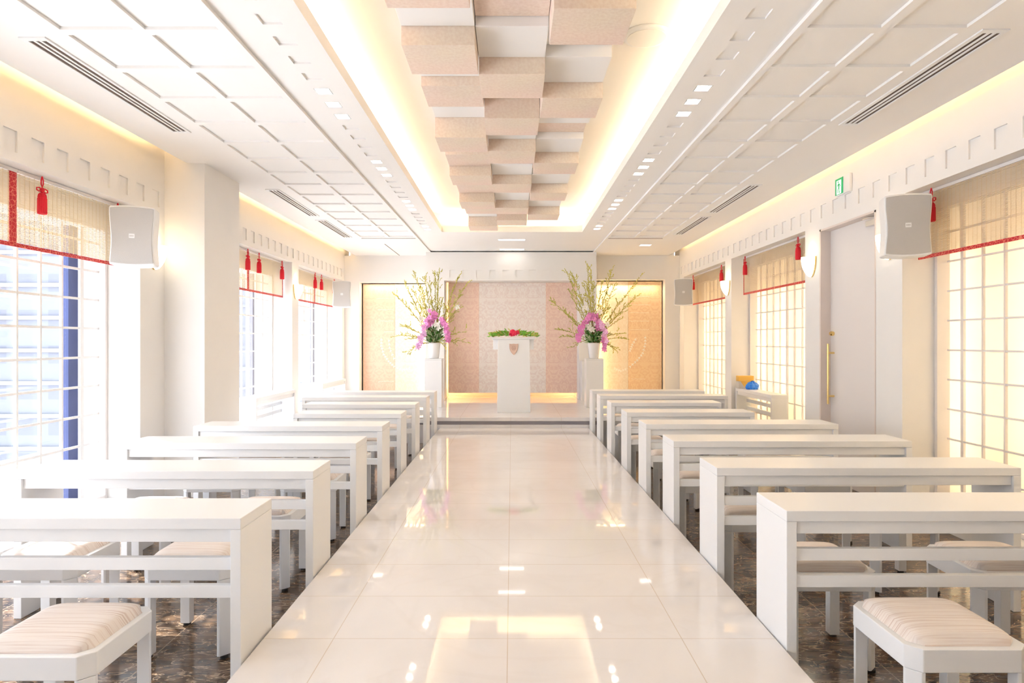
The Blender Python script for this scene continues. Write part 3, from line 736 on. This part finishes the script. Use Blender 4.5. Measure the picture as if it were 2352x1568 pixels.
def arrangement(ox, oy, D, tips, sprays, lilies, seed, label, vlabel, flabel):
    rnd = random.Random(seed)
    base = P(ox, oy, D)
    # pedestal, vase
    pw = .155; top = H(-(823-784)*D/F)
    pe = empty('pedestal', (base.x, D, ZP))
    MB().box(-pw, pw, -pw, pw, 0, top-ZP-.0255).build('column', M['white'], pe, bevel=.003)
    MB().box(-pw-.001, pw+.001, -pw-.001, pw+.001, top-ZP-.025, top-ZP).build('cap', M['white'], pe, bevel=.003)
    tag(pe, flabel, 'pedestal', 'flower pedestals beside the altar')
    vh = (823-787)*D/F
    v = MB().lathe([(0, 0), (.078, 0), (.086, .01), (.098, vh*.4), (.112, vh*.85), (.118, vh-.004), (.115, vh), (.108, vh-.004), (.09, .05), (0, .04)], 36).build('vase', M['vase'], smooth=True)
    v.location = (base.x, D, top+.0005); tag(v, vlabel, 'vase', 'white vases on pedestals')
    r = empty('flower_arrangement', (base.x, D, top+vh))
    o3 = Vector(r.location)
    for (tx, ty) in tips:
        dep = rnd.uniform(-.28, .28)
        tip = P(tx, ty, D+dep)-o3
        st = Vector((rnd.uniform(-.04, .04), rnd.uniform(-.03, .03), -.02))
        mid = st.lerp(tip, .5)+Vector((rnd.uniform(-.04, .04), 0, .10 if tip.z > 0 else .16))
        pts = []
        n = 9
        for i in range(n+1):
            t = i/n; pts.append(st*(1-t)**2+mid*2*t*(1-t)+tip*t*t)
        br = MB().tube(pts, .0045, 5, .35).build('branch', M['stem'], r)
        lm = MB(); L = (tip-st).length; k = int(L/.021)
        for i in range(k):
            t = .28+.72*(i+rnd.random())/k
            q = min(n-1, int(t*n)); p_ = pts[q].lerp(pts[q+1], t*n-q); dd = (pts[q+1]-pts[q]).normalized()
            leaf(lm, p_, dd*.8+Vector((rnd.uniform(-1, 1), rnd.uniform(-1, 1), rnd.uniform(-.5, .9)))*.8, rnd.uniform(.022, .05), rnd.uniform(.006, .012), rnd)
            if rnd.random() < .22:   # small side twig
                td = (dd+Vector((rnd.uniform(-1, 1), rnd.uniform(-.6, .6), rnd.uniform(-.2, .7)))).normalized(); e_ = p_+td*rnd.uniform(.06, .14)
                lm.tube([p_, e_], .002, 4)
                for s_ in range(4): leaf(lm, p_.lerp(e_, .4+.2*s_), td+Vector((rnd.uniform(-1, 1), rnd.uniform(-1, 1), rnd.uniform(-.5, 1)))*.6, rnd.uniform(.025, .05), .011, rnd)
        lm.build('leaves', M['leafy'], br)
    for (mt, wdt, path) in sprays:
        pts = [P(a_, b_, D-.10-rnd.uniform(0, .08))-o3 for (a_, b_) in path]
        pts = [Vector((0, -.02, 0))]+pts
        sp = MB().tube(pts, .004, 5).build('orchid_spray', M['stem'], r)
        fm = MB()
        for i in range(1, len(pts)-1):
            seg = (pts[i+1]-pts[i]); m_ = max(2, int(seg.length/.02))
            for j in range(m_):
                p_ = pts[i].lerp(pts[i+1], (j+rnd.random()*.6)/m_)+Vector((rnd.uniform(-wdt, wdt)*1.7, rnd.uniform(-.07, .02), rnd.uniform(-wdt, wdt)*.8))
                blossom(fm, p_, Vector((rnd.uniform(-.7, .7), -1, rnd.uniform(-.4, .6))), rnd.uniform(.042, .06), rnd)
        fm.build('blossoms', M[mt], sp)
    for (a_, b_) in lilies:
        fm = MB(); blossom(fm, P(a_, b_, D-.14)-o3, Vector((rnd.uniform(-.5, .5), -1, .3)), .06, rnd); fm.build('white_lily', M['lily'], r)
    for nm, mt, cnt in (('dark_foliage', 'leafd', 170), ('pale_foliage', 'leafp', 190)):
        lm = MB()
        for i in range(cnt):
            a_ = rnd.uniform(0, 2*PI); e = rnd.uniform(-.15, 1.3); zz = rnd.uniform(0, .26)**1.0; rr = rnd.uniform(.01, .07+.35*min(zz, .30-zz))
            p_ = Vector((math.cos(a_)*rr, math.sin(a_)*rr, zz))
            leaf(lm, p_, Vector((math.cos(a_), math.sin(a_), e)), rnd.uniform(.07, .13), rnd.uniform(.012, .024), rnd)
        lm.build(nm, M[mt], r)
    tag(r, label, 'flower arrangement', 'tall flower arrangements flanking the lectern')
DV = 11.9
arrangement(997, 787, DV,
  [(949,620),(975,636),(999,622),(1009,626),(1052,638),(1073,650),(930,654),(948,665),(907,676),(922,748),(916,771),(932,779),(986,655),(1016,690),(1073,762),(1071,786),(1034,698),(1050,792),(1026,803),(965,690),(936,812),(1005,660),(1060,700),(970,660)],
  [('pink', .03, [(992, 716), (1000, 722), (990, 738), (984, 752)]), ('pale', .024, [(980, 750), (972, 768), (966, 785), (962, 801)]), ('pink', .018, [(1014, 732), (1022, 750), (1027, 768), (1029, 785)]), ('pink', .02, [(985, 728), (980, 745), (976, 756)])],
  [(967, 731), (1050, 705), (1001, 745), (1007, 753)], 11,
  'tall spray of yellow-green branches with pink orchids left of the lectern', 'white tapered vase on the left pedestal', 'square white flower pedestal left of the lectern')
arrangement(1364, 784, DV,
  [(1349,608),(1357,620),(1303,628),(1314,628),(1405,619),(1467,640),(1460,683),(1414,650),(1265,690),(1305,664),(1342,656),(1364,646),(1383,646),(1440,778),(1429,766),(1420,809),(1283,757),(1286,773),(1316,797),(1427,718),(1301,722),(1386,690),(1330,676),(1410,800),(1399,700),(1425,733),(1350,660)],
  [('pink', .024, [(1358, 724), (1348, 733), (1338, 750), (1332, 768), (1329, 784)]), ('pink', .028, [(1360, 722), (1372, 734), (1376, 750), (1372, 758)]), ('pale', .018, [(1376, 736), (1386, 752), (1389, 770), (1390, 786)]), ('pink', .016, [(1386, 775), (1389, 790), (1388, 806)])],
  [(1345, 706), (1378, 716), (1395, 745), (1361, 757), (1354, 753)], 23,
  'tall spray of yellow-green branches with arching pink orchids right of the lectern', 'white tapered vase on the right pedestal', 'square white flower pedestal right of the lectern')
for (xa, xb, lab) in ((X(1008, 13.15), X(1021.5, 13.15), 'low white plinth against the left altar pier behind the flower pedestal'), (X(1335, 13.15), X(1350, 13.15)+.05, 'low white plinth against the right altar pier behind the flower pedestal')):
    o = MB().box(-(xb-xa)/2, (xb-xa)/2, -.14, .14, 0, H(-.39)-ZP).build('plinth', M['white'], bevel=.003); o.location = ((xa+xb)/2, 13.155, ZP)
    tag(o, lab, 'plinth', 'low plinths at the altar piers')
# lectern flowers
rnd = random.Random(4)
lt = P(1180, 775, DL).z
r = empty('table_flowers', (LX, DL+.12, lt+.0005))
lm = MB(); lb = MB()
for i in range(260):
    s_ = rnd.choice((-1, 1)); t = rnd.random(); x = s_*(.05+.33*t); 
    p_ = Vector((x, rnd.uniform(-.11, .05), .022+rnd.uniform(0, .10)*(1-t*.6)))
    leaf(lm if rnd.random() < .6 else lb, p_, Vector((s_*rnd.uniform(.4, 1), rnd.uniform(-.6, .6), rnd.uniform(-.05, .7)*(1-t*.5))), rnd.uniform(.05, .09), .012, rnd)
lm.build('bright_foliage', M['leafb'], r); lb.build('yellow_foliage', M['leafy'], r)
fm = MB()
for i in range(26):
    a_ = rnd.uniform(0, 6.28); rr = rnd.uniform(0, .085); p_ = Vector((rr*math.cos(a_)-.0, -.10+rr*.5*math.sin(a_), .05+rnd.uniform(0, .08)*(1-rr*6)))
    blossom(fm, p_, Vector((rnd.uniform(-.8, .8), -1, rnd.uniform(-.2, 1))), rnd.uniform(.03, .045), rnd)
fm.build('red_blossoms', M['rose'], r)
tag(r, 'low arrangement of red flowers and green leaves lying on the lectern', 'flower arrangement')

# ------------------------------------------------------------------ bamboo blinds and tassels
def make_blind(sgn, y0_, y1_, ztop, zbot, ribbons, label):
    xb = 3.69; L = y1_-y0_; yc = (y0_+y1_)/2; hh = ztop-zbot
    r = empty('bamboo_blind', (sgn*xb, yc, zbot))
    MB().box(-.012, .012, -L/2, L/2, hh-.025, hh).build('head_rail', M['frame'], r)
    m = MB(); z = .036; p_ = .0105
    while z < hh-.03:
        m.box(-.0014, .0014, -L/2+.004, L/2-.004, z, z+.0062); z += p_
    m.build('slats', M['bamboo'], r)
    m = MB(); y = -L/2+.03
    while y < L/2-.02:
        m.box(-.0026, -.0015, y-.0012, y+.0012, .03, hh-.02); m.box(.0015, .0026, y-.0012, y+.0012, .03, hh-.02); y += .05
    m.build('binding_threads', M['bamboo'], r)
    MB().box(-.005, .005, -L/2, L/2, 0, .03).build('hem', M['broc'], r)
    for yr, w_ in ribbons: MB().box(-.0055, .0055, yr-yc-w_/2, yr-yc+w_/2, .0305, hh-.026).build('ribbon', M['broc'], r)
    tag(r, label, 'blind', 'rolled-down bamboo blinds'); return r
LT, LB = HL-.003, H(.703); RT, RB = HR-.003, H(.740)
make_blind(-1, 4.865, 6.20, LT, LB, [], 'bamboo blind with red hem, nearest window on the left, half beside the grey speaker')
make_blind(-1, 3.45, 4.86, LT, LB, [(4.825, .066)], 'bamboo blind at the photo left edge with a wide red ribbon down its side')
make_blind(-1, 7.95, 9.158, LT, LB, [(9.128, .05)], 'bamboo blind with red ribbon, middle left window, half hidden by the column')
make_blind(-1, 9.162, 10.51, LT, LB, [(10.50, .016)], 'bamboo blind with red hem, middle left window, the half nearer the altar')
make_blind(-1, 10.90, 12.228, LT, LB, [(12.21, .035)], 'bamboo blind, farthest left window, half nearer the viewer beside the wall lamp')
make_blind(-1, 12.232, 13.58, LT, LB, [], 'bamboo blind, farthest left window, half nearer the altar')
make_blind(1, 3.6, 5.925, RT, RB, [], 'warm glowing bamboo blind with red hem, nearest screen on the right')
make_blind(1, 8.0, 10.40, RT, RB, [(10.39, .014)], 'bamboo blind over the paper screen above the side table on the right')
make_blind(1, 10.95, 13.30, RT, RB, [], 'bamboo blind over the farthest paper screen on the right')
def make_tassel():
    r = empty('tassel')
    MB().tube([(0, 0, 0), (-.008, 0, -.03), (-.008, 0, -.06), (0, 0, -.085), (.008, 0, -.06), (.008, 0, -.03), (0, 0, 0)], .005, 6).build('cord', M['red'], r)
    m = MB()
    for s_ in (-1, 1):
        m.tube([(0, 0, -.105), (0, s_*.03, -.09), (0, s_*.058, -.097), (0, s_*.06, -.112), (0, s_*.035, -.120), (0, 0, -.108)], .005, 6)
    m.lathe([(0, -.125), (.014, -.12), (.018, -.105), (.014, -.09), (0, -.083)], 12)
    m.build('bow_knot', M['red'], r, smooth=True)
    prof = [(0, -.122), (.016, -.126), (.026, -.14), (.029, -.155), (.028, -.165), (.031, -.17), (.032, -.285), (.027, -.292), (0, -.292)]
    m = MB().lathe(prof, 28)
    m.v = [(x*(1+.06*math.cos(14*math.atan2(y, x))), y*(1+.06*math.cos(14*math.atan2(y, x))), z) for (x, y, z) in m.v]
    m.build('fringe', M['red'], r); return r
pt = make_tassel(); ft = [True]
def tassel(sgn, y, label):
    o = pt if ft[0] else copy_tree(pt); ft[0] = False
    o.location = (sgn*3.640, y, (HL if sgn < 0 else HR)-.006)
    tag(o, label, 'tassel', 'red tassels hanging before the blinds')
tassel(-1, 5.06, 'large red silk tassel on the nearest left blind, right of the red ribbon')
tassel(-1, 6.03, 'red tassel partly hidden behind the near left grey speaker')
tassel(-1, 9.0, 'red tassel on the middle left blind, left of the ribbon beside the column')
tassel(-1, 9.40, 'red tassel on the middle left blind, just right of the ribbon')
tassel(-1, 10.34, 'red tassel on the middle left blind, at its altar end')
tassel(-1, 12.08, 'red tassel on the farthest left blind, left of its ribbon')
tassel(-1, 12.48, 'red tassel on the farthest left blind, right of its ribbon')
tassel(-1, 13.38, 'red tassel beside the far left speaker')
tassel(1, 5.67, 'dark red tassel on the nearest right blind beside the grey speaker')
tassel(1, 8.31, 'red tassel above the wall lamp between door and right side table window')
tassel(1, 10.2, 'red tassel at the far end of the blind above the right side table')
tassel(1, 11.35, 'red tassel just above the farthest wall lamp on the right')
tassel(1, 13.12, 'red tassel beside the far right speaker')

# ------------------------------------------------------------------ wall lamps
def make_sconce():
    r = empty('wall_lamp')     # local: +x is out of the wall, origin at the wall, bottom tip z=0
    m = MB(); prof = [(.004, 0), (.03, .012), (.058, .045), (.082, .09), (.098, .14), (.105, .19), (.107, .235)]
    m.lathe(prof, 24, a0=-PI/2, a1=PI/2)
    m.lathe([(.107, .235), (.101, .235), (.099, .19)], 24, a0=-PI/2, a1=PI/2)
    m.build('glass_shade', M['sconce'], r, smooth=True)
    pts = [(y, z) for (y, z) in [(-p_[0], p_[1]) for p_ in prof[::-1]]+[(p_[0], p_[1]) for p_ in prof]]
    bp = MB(); n = len(pts)
    bp.add([(-.0, y*1.03, z) for (y, z) in pts]+[(-.018, y*1.03, z) for (y, z) in pts], [tuple(range(n)), tuple(range(2*n-1, n-1, -1))]+[(i, n+i, n+(i+1)%n, (i+1)%n) for i in range(n)])
    bp.build('back_plate', M['gold'], r); return r
pc = make_sconce(); fs_ = [True]
lamps_at = []
def sconce(sgn, y, z, label):
    o = pc if fs_[0] else copy_tree(pc); fs_[0] = False
    o.location = (sgn*(XW-.0185), y, z); o.rotation_euler = (0, 0, 0 if sgn < 0 else PI)
    tag(o, label, 'wall lamp', 'half-cup wall lamps'); lamps_at.append((sgn*(XW-.07), y, z+.2))
sconce(-1, 6.47, H(.71), 'lit cream wall lamp beside the near left speaker before the column')
sconce(-1, 10.70, H(.69), 'lit cream wall lamp on the pier between the two far left windows')
sconce(1, 6.13, H(.765), 'lit cream wall lamp partly behind the near right speaker')
sconce(1, 7.72, H(.76), 'lit cream wall lamp on the pier between the door and the side table window')
sconce(1, 10.725, H(.755), 'lit cream wall lamp on the pier between the two far paper screens')

# ------------------------------------------------------------------ loudspeakers
def make_speaker():
    r = empty('loudspeaker')   # faces -y, origin at centre
    w_, h_ = .36, .505
    def outline(s_, waist):
        pts = []
        n = 14
        for i in range(n+1):
            t = -1+2*i/n; pts.append((s_*(w_/2-waist*(math.cos(t*PI)+1)/2*.055), t*h_/2*s_))
        for i in range(1, n):
            t = 1-2*i/n; pts.append((t*w_/2*s_, s_*(h_/2+.012*(1-t*t))))
        q = pts[:]
        for (x, z) in pts: q.append((-x, z*1)) if False else None
        return pts
    def closed(k, wst):
        pts = []
        n = 14
        for i in range(n+1): t = -1+2*i/n; pts.append(((w_/2-wst*(math.cos((t+.15)*PI)+1)/2*.013)*k, t*(h_/2)*k))
        for i in range(1, n): t = 1-2*i/n; pts.append((t*w_/2*k, (h_/2+.014*(1-t*t))*k))
        for i in range(n+1): t = 1-2*i/n; pts.append((-(w_/2-wst*(math.cos((t+.15)*PI)+1)/2*.013)*k, t*(h_/2)*k))
        for i in range(1, n): t = -1+2*i/n; pts.append((t*w_/2*k, -(h_/2+.014*(1-t*t))*k))
        return pts
    MB().prismxz(closed(1.0, 1), 0, .20).build('cabinet', M['white'], r, bevel=.012, seg=3)
    MB().prismxz(closed(.94, 1.1), -.008, .0).build('grille', M['grey'], r, bevel=.004)
    bd = MB().box(-.022, .022, -.0095, -.0083, -.022, .016).build('badge', M['white'], r)
    m = MB()
    for i in range(3): m.box(-.015+.011*i, -.008+.011*i, -.0102, -.0096, -.010, .004)
    m.build('badge_mark', M['grey'], bd)
    MB().box(-.02, .02, .20, .44, -.02, .02).build('bracket', M['black'], r); return r
pk = make_speaker(); fk = [True]
def speaker(px, py, D, rz, label, bx=None):
    o = pk if fk[0] else copy_tree(pk); fk[0] = False
    p_ = P(px, py, D); o.location = p_; o.rotation_euler = (0, 0, rz)
    tag(o, label, 'loudspeaker', 'white loudspeakers with grey grilles')
speaker(303, 541, 5.72, .30, 'white loudspeaker with grey grille near the left wall before the column')
speaker(2086, 516, 5.5, -.30, 'white loudspeaker with grey grille high beside the near right blind')
speaker(785, 675, 12.9, .22, 'small far loudspeaker on the left next to the altar wall')
speaker(1570, 670, 12.75, -.24, 'small far loudspeaker on the right next to the altar wall')

# ------------------------------------------------------------------ exit sign
r = empty('exit_sign', (XW-.03, 6.96, H((784-427)*7.0/F)))
m = MB().box(0, .0295, -.15, .15, -.095, .095); m.build('housing', M['white'], r, bevel=.004)
MB().box(-.004, -.0005, -.02, .145, -.085, .088).build('green_border', M['green'], r)
MB().box(-.006, -.0045, .014, .112, -.080, .066).build('white_field', M['signw'], r)
m = MB()   # running figure
def fig(pts, y_=-.0075): 
    m.add([(-.0075, p_[0], p_[1]) for p_ in pts]+[(-.0062, p_[0], p_[1]) for p_ in pts], [tuple(range(len(pts))), tuple(range(2*len(pts)-1, len(pts)-1, -1))]+[(i, len(pts)+i, len(pts)+(i+1)%len(pts), (i+1)%len(pts)) for i in range(len(pts))])
fig([(.072+.011*math.cos(a_*PI/5), .048+.011*math.sin(a_*PI/5)) for a_ in range(10)])
fig([(.050, .03), (.075, .034), (.070, -.015), (.052, -.015)])
fig([(.052, -.012), (.066, -.012), (.048, -.075), (.036, -.070), (.050, -.04)])
fig([(.060, -.012), (.072, -.012), (.090, -.035), (.085, -.070), (.074, -.070), (.078, -.038)])
fig([(.072, .032), (.098, .010), (.092, .003), (.068, .020)])
fig([(.052, .030), (.030, .012), (.032, -.008), (.040, -.006), (.040, .010), (.056, .020)])
m.build('running_figure', M['green'], r)
tag(r, 'green and white emergency exit sign with running figure above the door', 'exit sign')

# ------------------------------------------------------------------ outside
def building(x0_, x1_, y0_, y1_, z0_, z1_, mt, label, fl=3.0):
    r = empty('building', ((x0_+x1_)/2, (y0_+y1_)/2, z0_)); hx, hy = (x1_-x0_)/2, (y1_-y0_)/2
    MB().box(-hx, hx, -hy, hy, 0, z1_-z0_).build('facade', M[mt], r)
    m = MB(); z = 1.6
    while z < z1_-z0_: m.box(-hx-.25, hx+.25, -hy-.25, hy+.25, z, z+.35); z += fl
    m.build('floor_bands', M['band'], r)
    MB().box(-hx-.4, hx+.4, -hy-.4, hy+.4, z1_-z0_, z1_-z0_+.5).build('roof', M['band'], r)
    tag(r, label, 'building', 'city buildings outside the left windows')
building(-58, -41.5, 60, 80, -40, 40, 'fac1', 'pale blue-white tower block seen through the nearest left window')
building(-44, -34, 95, 110, -40, 26, 'fac2', 'whitish office block seen through the middle left window')
building(-30, -22, 32, 46, -40, -6, 'fac2', 'low white building with flat roof below the nearest left window')
struct(MB().box(-300, 300, -200, 400, -41, -40).build('ground', M['wall']), 'pale city ground far below the windows')

# ------------------------------------------------------------------ lights
def area(name, loc, rot, sx, sy, power, col, spread=PI):
    l = bpy.data.lights.new(name, 'AREA'); l.shape = 'RECTANGLE'; l.size = sx*S; l.size_y = sy*S; l.energy = power; l.color = col; l.spread = spread
    o = bpy.data.objects.new(name, l); COL.objects.link(o); o.location = loc; o.rotation_euler = rot; return o
WARM = (1, .62, .26)
for sg in (-1, 1):
    area('cove_strip_light', (sg*1.34, 4.2, zt+.09), (PI, sg*.2, 0), .07, 13.4, 40, (1, .76, .45))
    area('wall_cove_strip_light', (sg*3.22, 3.0 if sg < 0 else 5.5, zt+.02), (PI, sg*1.0, 0), .06, 6.6 if sg < 0 else 16, 28 if sg < 0 else 50, (1, .64, .28))
area('wall_cove_strip_light', (-3.22, 10.7, zt+.02), (PI, -1.0, 0), .06, 6.0, 26, (1, .64, .28))
area('cove_strip_light', (0, 11.17, zt+.06), (PI, 0, 0), 2.4, .07, 10, (1, .72, .36))
# backlight of the altar panels
for sg in (-1, 1):
    area('altar_backlight', (sg*1.30-.005, 13.80, 1.65), (PI/2, 0, -sg*.0), .05, 2.2, 12, (1, .55, .22))
    area('side_bay_light', (sg*2.47, 13.95, HL-.06), (0, 0, 0), 1.3, .05, 3.5, (1, .74, .45))
    area('side_bay_edge_light', (sg*1.80, 13.95, 1.5), (PI/2, 0, sg*PI/2*.0+(-sg*PI/2)), .05, 2.2, 6, (1, .66, .30))
area('altar_backlight', (0, 13.80, .47), (PI/2, 0, 0), 2.5, .05, 2.5, (1, .5, .18))
# tubes inside the paper screens
for (y0_, y1_) in Rwins:
    L = y1_-y0_; n = max(2, round(L/.95))
    for i in range(n):
        y = y1_-.22-i*(L-.3)/n
        area('screen_tube_light', (4.2, y, 1.5), (0, PI/2, 0), 2.3, .04, 14, (1, .83, .62))
for (y0_, y1_) in Lwins:
    o = area('window_portal', (-3.80, (y0_+y1_)/2, 1.45), (0, -PI/2, 0), 2.6, y1_-y0_, 1, (1, 1, 1)); o.data.cycles.is_portal = True
for (x, y, z) in lamps_at:
    l = bpy.data.lights.new('wall_lamp_light', 'POINT'); l.energy = .5; l.color = (1, .78, .5); l.shadow_soft_size = .05
    o = bpy.data.objects.new('wall_lamp_light', l); COL.objects.link(o); o.location = (x*.995, y, z+.12)
sun = bpy.data.lights.new('sun', 'SUN'); sun.energy = 12; sun.angle = math.radians(.6); sun.color = (1, .97, .93)
so = bpy.data.objects.new('sun', sun); COL.objects.link(so)
so.rotation_euler = Vector((.97, -.73, -1)).to_track_quat('-Z', 'Y').to_euler()
so.location = (-20, 15, 18)
W = bpy.data.worlds.new('world'); SC.world = W; W.use_nodes = True
bg = W.node_tree.nodes['Background']; bg.inputs[0].default_value = (.86, .92, 1, 1); bg.inputs[1].default_value = 3.9

# ------------------------------------------------------------------ camera
cam = bpy.data.cameras.new('camera'); co = bpy.data.objects.new('camera', cam); COL.objects.link(co)
co.location = (0, 0, ZC); co.rotation_euler = (PI/2, 0, 0); cam.sensor_width = 36; cam.lens = 36*F/2352; cam.clip_start = .05; cam.clip_end = 1000
SC.camera = co

# bring layout units to metres
done = set()
for o in list(bpy.data.objects):
    o.location = o.location*S
    if o.type == 'MESH' and o.data.name not in done:
        done.add(o.data.name); o.data.transform(Matrix.Scale(S, 4))
vs = SC.view_settings
SC.display_settings.display_device = 'sRGB'
vs.view_transform = 'Standard'; vs.look = 'None'; vs.exposure = 0.37; vs.gamma = 1; vs.use_curve_mapping = False
